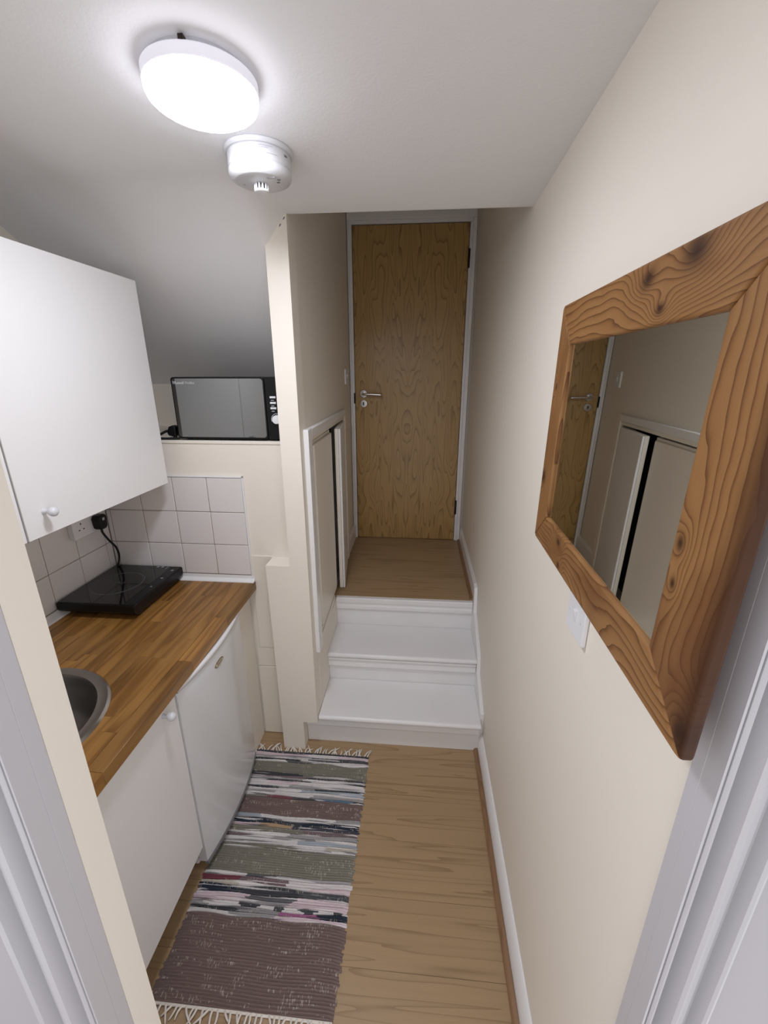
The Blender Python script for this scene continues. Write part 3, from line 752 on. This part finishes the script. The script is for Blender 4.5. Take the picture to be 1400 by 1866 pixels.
on_side('print_line', -72, -48, -.0165, -.0145, 'label_grey'); on_side('print_line', -72, -55, -.0200, -.0185, 'label_grey')
on_side('print_line', -60, -38, -.0290, -.0284, 'label_grey'); on_side('slot', -22, -14, -.0225, -.0195, 'label_dark')
for dx, dy, a, b, m in ((.030, -.026, .008, .003, 'label_grey'), (.043, -.016, .003, .002, 'label_dark'), (.038, -.004, .003, .002, 'label_dark'), (-.036, .0, .002, .002, 'label_grey')):
    box('indicator', (ax_+dx-a, ay_+dy-b, az_-.0650), (ax_+dx+a, ay_+dy+b, az_-.0632), m, al)

al.scale = (1.10, 1.10, .96)

# mirror
mi = thing('wall_mirror', (XR, .67, 1.258), 'square mirror in a wide knotty pine frame on the right wall', 'mirror')
MY0, MY1, MZ0, MZ1 = .343, .968, 1.273, 1.769; IY0, IY1, IZ0, IZ1 = .434, .893, 1.343, 1.691
XF, XB = .2855, .3015
def hung(o):      # the near side of the mirror hangs a little off the wall
    for v_ in o.data.vertices: v_.co.x += .0278*(v_.co.y+OY-.968) + .0099*(v_.co.z+OZ-1.76)
quad = {'rail_top': [(MY0, MZ1), (MY1, MZ1), (IY1, IZ1), (IY0, IZ1)], 'rail_bottom': [(MY0, MZ0), (MY1, MZ0), (IY1, IZ0), (IY0, IZ0)],
        'stile_far': [(MY1, MZ0), (MY1, MZ1), (IY1, IZ1), (IY1, IZ0)], 'stile_near': [(MY0, MZ0), (MY0, MZ1), (IY0, IZ1), (IY0, IZ0)]}
mats = {'rail_top': pine('pine_top_rail', 'y', 1, [(.506, 1.755, 6.0, .042), (.560, 1.709, 4.0, .018), (.604, 1.748, 4.0, .030)], 2.0),
        'rail_bottom': pine('pine_bottom_rail', 'y', 1, [(.790, 1.326, 5.0, .020), (.772, 1.284, 4.0, .014), (.60, 1.25, 5.0, .05)], 5.3),
        'stile_far': pine('pine_far_stile', 'z', 1, [(1.612, .944, 3.0, .012), (1.42, .95, 4, .03)], 8.1),
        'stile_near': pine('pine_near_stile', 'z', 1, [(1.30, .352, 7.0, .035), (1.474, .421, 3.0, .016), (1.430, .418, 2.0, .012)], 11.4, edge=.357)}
OY = OZ = 0.0
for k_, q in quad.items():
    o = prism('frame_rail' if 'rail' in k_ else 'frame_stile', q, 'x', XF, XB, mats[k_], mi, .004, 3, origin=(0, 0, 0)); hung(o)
o = box('mirror_glass', (XF+.0060, IY0-.004, IZ0-.004), (XF+.0090, IY1+.004, IZ1+.004), 'mirror', mi, origin=(0, 0, 0)); hung(o)

box('hanging_batten', (.3035, .62, 1.50), (XR-.0004, .90, 1.56), 'void', mi)
# light switches
def switch(name, label, yc, zc_, face_x, sgn):
    t_ = thing(name, (face_x, yc, zc_-.0435), label, 'switch')
    a, b = (face_x-.0092, face_x-.0004) if sgn < 0 else (face_x+.0004, face_x+.0092)
    pl_ = prism('face_plate', rounded_rect(yc-.0435, yc+.0435, zc_-.0435, zc_+.0435, .004, 3), 'x', a, b, 'plastic', t_, .002, 2)
    fx = a if sgn < 0 else b
    z0, z1 = zc_-.012, zc_+.012; q = sgn*.005
    prism('rocker', [(fx-sgn*.001, z0), (fx+sgn*.0015, z0), (fx+q, z1), (fx-sgn*.001, z1)], 'y', yc-.006, yc+.006, 'plastic', t_, .0006, 1)
    for dy in (-.030, .030): lathe('screw', [(.0036, 0), (.003, .0008)], (fx, yc+dy, zc_), (sgn, 0, 0), 'plastic_grey', t_, n=14)
switch('light_switch', 'white light switch on the right wall under the mirror frame', .740, 1.195, XR, -1)
switch('light_switch', 'small white light switch on the passage wall by the oak door', 2.655, 1.625, hallx(2.655), 1)

# ================================================================== RAG RUG
rg = thing('rag_rug', (-.44, 1.03, 0), 'striped grey, white and mauve rag rug with cream tassels on the laminate floor', 'rug')
OL = (.255, .240, .195); BR = (.215, .156, .142); WH = (.80, .76, .75); PK = (.74, .61, .65); DG = (.075, .078, .088); GR = (.38, .365, .37)
NV = (.035, .045, .065); LB = (.42, .47, .52); MV = (.22, .165, .175); HP = (.46, .17, .33); OR = (.52, .36, .20); MA = (.22, .07, .09); CRM = (.60, .55, .47); BL = (.13, .21, .30); SL = (.12, .125, .135)
# (fraction from the far end, colours along the width: (end fraction, colour))
B = [(.012, [(1, DG)]), (.030, [(.45, PK), (.7, WH), (1, PK)]), (.044, [(.5, GR), (1, DG)]), (.050, [(.5, WH), (1, SL)]), (.058, [(.45, DG), (1, WH)]), (.068, [(.3, WH), (.6, DG), (1, WH)]),
     (.132, [(1, OL)]), (.146, [(.45, DG), (1, OL)]), (.158, [(.5, MV), (1, DG)]), (.170, [(.5, GR), (1, WH)]), (.176, [(.5, DG), (1, DG)]), (.196, [(.2, WH), (.5, PK), (1, WH)]), (.208, [(.4, WH), (1, GR)]), (.218, [(.3, DG), (.6, GR), (1, DG)]),
     (.232, [(.5, WH), (1, LB)]), (.244, [(.3, GR), (1, WH)]), (.258, [(.6, WH), (1, GR)]), (.270, [(.25, OL), (.45, MA), (.65, DG), (.9, BL), (1, DG)]), (.352, [(1, BR)]),
     (.368, [(.25, LB), (.8, WH), (1, GR)]), (.374, [(.4, GR), (1, WH)]), (.394, [(.35, NV), (.6, DG), (1, NV)]), (.408, [(.25, PK), (.5, OR), (1, NV)]), (.430, [(.6, OL), (1, MV)]), (.446, [(.5, WH), (1, GR)]), (.456, [(.3, MV), (.7, GR), (1, WH)]),
     (.472, [(.6, WH), (1, LB)]), (.486, [(.2, GR), (.75, WH), (1, CRM)]), (.500, [(.6, OL), (.8, GR), (1, WH)]), (.600, [(1, OL)]), (.612, [(.3, WH), (.5, DG), (1, GR)]), (.632, [(.25, MA), (.6, MV), (1, WH)]), (.644, [(.25, CRM), (.7, WH), (1, PK)]),
     (.672, [(.3, NV), (.7, DG), (1, SL)]), (.690, [(.35, PK), (.65, SL), (1, PK)]), (.704, [(.3, PK), (.6, GR), (1, PK)]), (.718, [(.12, GR), (.3, WH), (.42, DG), (.52, WH), (.62, DG), (.70, WH), (.8, DG), (.88, WH), (.96, DG), (1, WH)]), (.732, [(.3, DG), (.6, GR), (.8, HP), (1, NV)]),
     (.746, [(.3, WH), (.6, GR), (1, PK)]), (.995, [(1, BR)])]
RX0, RX1, RYF, RYN = -.703, -.187, 1.452, .626
def rag_mat(cols, i):
    t_ = NT('rag_cotton'); o_ = t_.obj(); sp = t_.n('ShaderNodeSeparateXYZ'); t_.l(o_, sp.inputs[0])
    nz = t_.noise(t_.mapped(o_, (14, 60, 1), (i*3.1, i*1.7, 0)), 1.0, 2.0)
    fac = t_.math('ADD', t_.math('MULTIPLY', t_.math('ADD', sp.outputs[0], .262), 1/.520), t_.math('MULTIPLY', t_.math('SUBTRACT', nz, .5), .22))
    rp = t_.n('ShaderNodeValToRGB'); rp.color_ramp.interpolation = 'CONSTANT'; t_.l(fac, rp.inputs[0]); e = rp.color_ramp.elements
    while len(e) > 1: e.remove(e[-1])
    e[0].position = 0; e[0].color = (*cols[0][1], 1)
    for q in range(1, len(cols)):
        el = e.new(cols[q-1][0]); el.color = (*cols[q][1], 1)
    c = rp.outputs[0]
    # cotton streaks across the strip and pale warp stitches between the wefts
    st_ = t_.noise(t_.mapped(o_, (6, 330, 1), (i, i*2.2, 0)), 1.0, 3.0, .6)
    c = t_.mix(t_.math('MULTIPLY', t_.math('SUBTRACT', st_, .30), .9), c, tuple(.35*k_ for k_ in cols[0][1]))
    wv = t_.noise(t_.mapped(o_, (290, 62, 1), (i, 0, 0)), 1.0, 1.0)
    patch = t_.noise(t_.mapped(o_, (10, 42, 1), (i, 4, 0)), 1.0, 2.0)
    wm = t_.math('MULTIPLY', t_.math('GREATER_THAN', wv, .60), t_.math('GREATER_THAN', patch, .53))
    c = t_.mix(t_.math('MULTIPLY', wm, .60), c, (.56, .51, .44))
    if len(cols) > 1:
        wisp = t_.noise(t_.mapped(o_, (5, 125, 1), (i*5.0, i, 0)), 1.0, 1.5)
        c = t_.mix(t_.ramp(wisp, [(.60, (0, 0, 0)), (.63, (.8, .8, .8))]), c, (.78, .74, .73))
        c = t_.mix(t_.ramp(wisp, [(.33, (.75, .75, .75)), (.37, (0, 0, 0))]), c, (.10, .10, .11))
    t_.l(c, t_.b.inputs['Base Color']); t_.b.inputs['Roughness'].default_value = .95; t_.b.inputs['Specular IOR Level'].default_value = .1
    t_.bump(t_.math('ADD', t_.noise(t_.mapped(o_, (230, 90, 1)), 1.0, 2.0), st_), .5, .002)
    return t_.m
NX = 60
rnd = random.Random(3)
def wavy(seed):
    r = random.Random(seed); a = [(r.uniform(.4, 1)*.0016, r.uniform(4, 16), r.uniform(0, 6)) for _ in range(4)]
    return lambda x: sum(p*math.sin(q*x*2.2+s_) for p, q, s_ in a)
edges = [0] + [b[0] for b in B]
wf = [wavy(100+i) for i in range(len(edges))]
def slant(fr, x): return RYF - fr*(RYF-RYN) - .012*(x-RX0)/(RX1-RX0)*0
for i, (fe, cols) in enumerate(B):
    f0, f1 = edges[i], fe; wid = (f1-f0)*(RYF-RYN)
    nw = max(1, round(wid/.0075)); per = 6; v = []; f = []
    nr = nw*per
    jl = [rnd.uniform(-.004, .004) for _ in range(nw+1)]; jr = [rnd.uniform(-.005, .005) for _ in range(nw+1)]
    bulge = rnd.uniform(.0, .0018) if nw < 4 else 0
    for q in range(nr+1):
        s_ = q/nr; wi = min(q//per, nw-1); ph = (q % per)/per if q < nr else 1.0
        for k in range(NX+1):
            u = k/NX; xx = RX0+jl[wi] + (RX1+jr[wi]-RX0-jl[wi])*u
            ya = slant(f0, xx) + wf[i](xx)*(1 if i else 0); yb_ = slant(f1, xx) + wf[i+1](xx)
            hh = .0018 + .0042*abs(math.sin(PI*ph)) + bulge*math.sin(PI*s_) + .0006*math.sin(k*2.6+wi*PI+i)
            edge = min(1, min(u, 1-u)*25+.25)
            v.append((xx, ya+(yb_-ya)*s_, max(.0012, hh*edge)))
    n1 = NX+1
    for q in range(nr):
        for k in range(NX): f.append((q*n1+k, q*n1+k+1, (q+1)*n1+k+1, (q+1)*n1+k))
    link('rag_strip', v, f, rag_mat(cols, i), rg, smooth=True, origin=((RX0+RX1)/2, slant((f0+f1)/2, 0), 0))
box('rug_backing', (RX0+.006, RYN+.006, .0002), (RX1-.006, RYF-.004, .0010), plain('rug_backing_cotton', (.12, .11, .11), .95), rg)
M['tassel'] = plain('cream_cotton_tassel', (.76, .71, .64), .95)
def tassel(x, y, sgn, r):
    L = r.uniform(.026, .048); a = r.uniform(-.9, .9); c = r.uniform(-.9, .9); p = []
    for q in range(5):
        s_ = q/4; p.append((x + L*(a*s_ + c*s_*s_)*.7, y + sgn*L*s_*(1-.18*abs(a)), .0035 + .004*math.sin(s_*3)*r.uniform(.5, 1.2)))
    tube('tassel', p, .0022, 'tassel', rg, n=6, sub=3, radii=[.0034, .0032, .0029, .0024, .0014])
rt = random.Random(11)
for q in range(38): tassel(RX0+.008+(RX1-RX0-.016)*q/37 + rt.uniform(-.004, .004), RYF-.002, 1, rt)
for q in range(34): tassel(RX0+.008+(RX1-RX0-.016)*q/33 + rt.uniform(-.005, .005), RYN+.002, -1, rt)
box('rug_hem', (RX0+.003, RYN-.001, .0012), (RX1-.003, RYN+.006, .0058), 'tassel', rg, .002)

for o in bpy.data.objects:
    if '_w' in o: del o['_w']
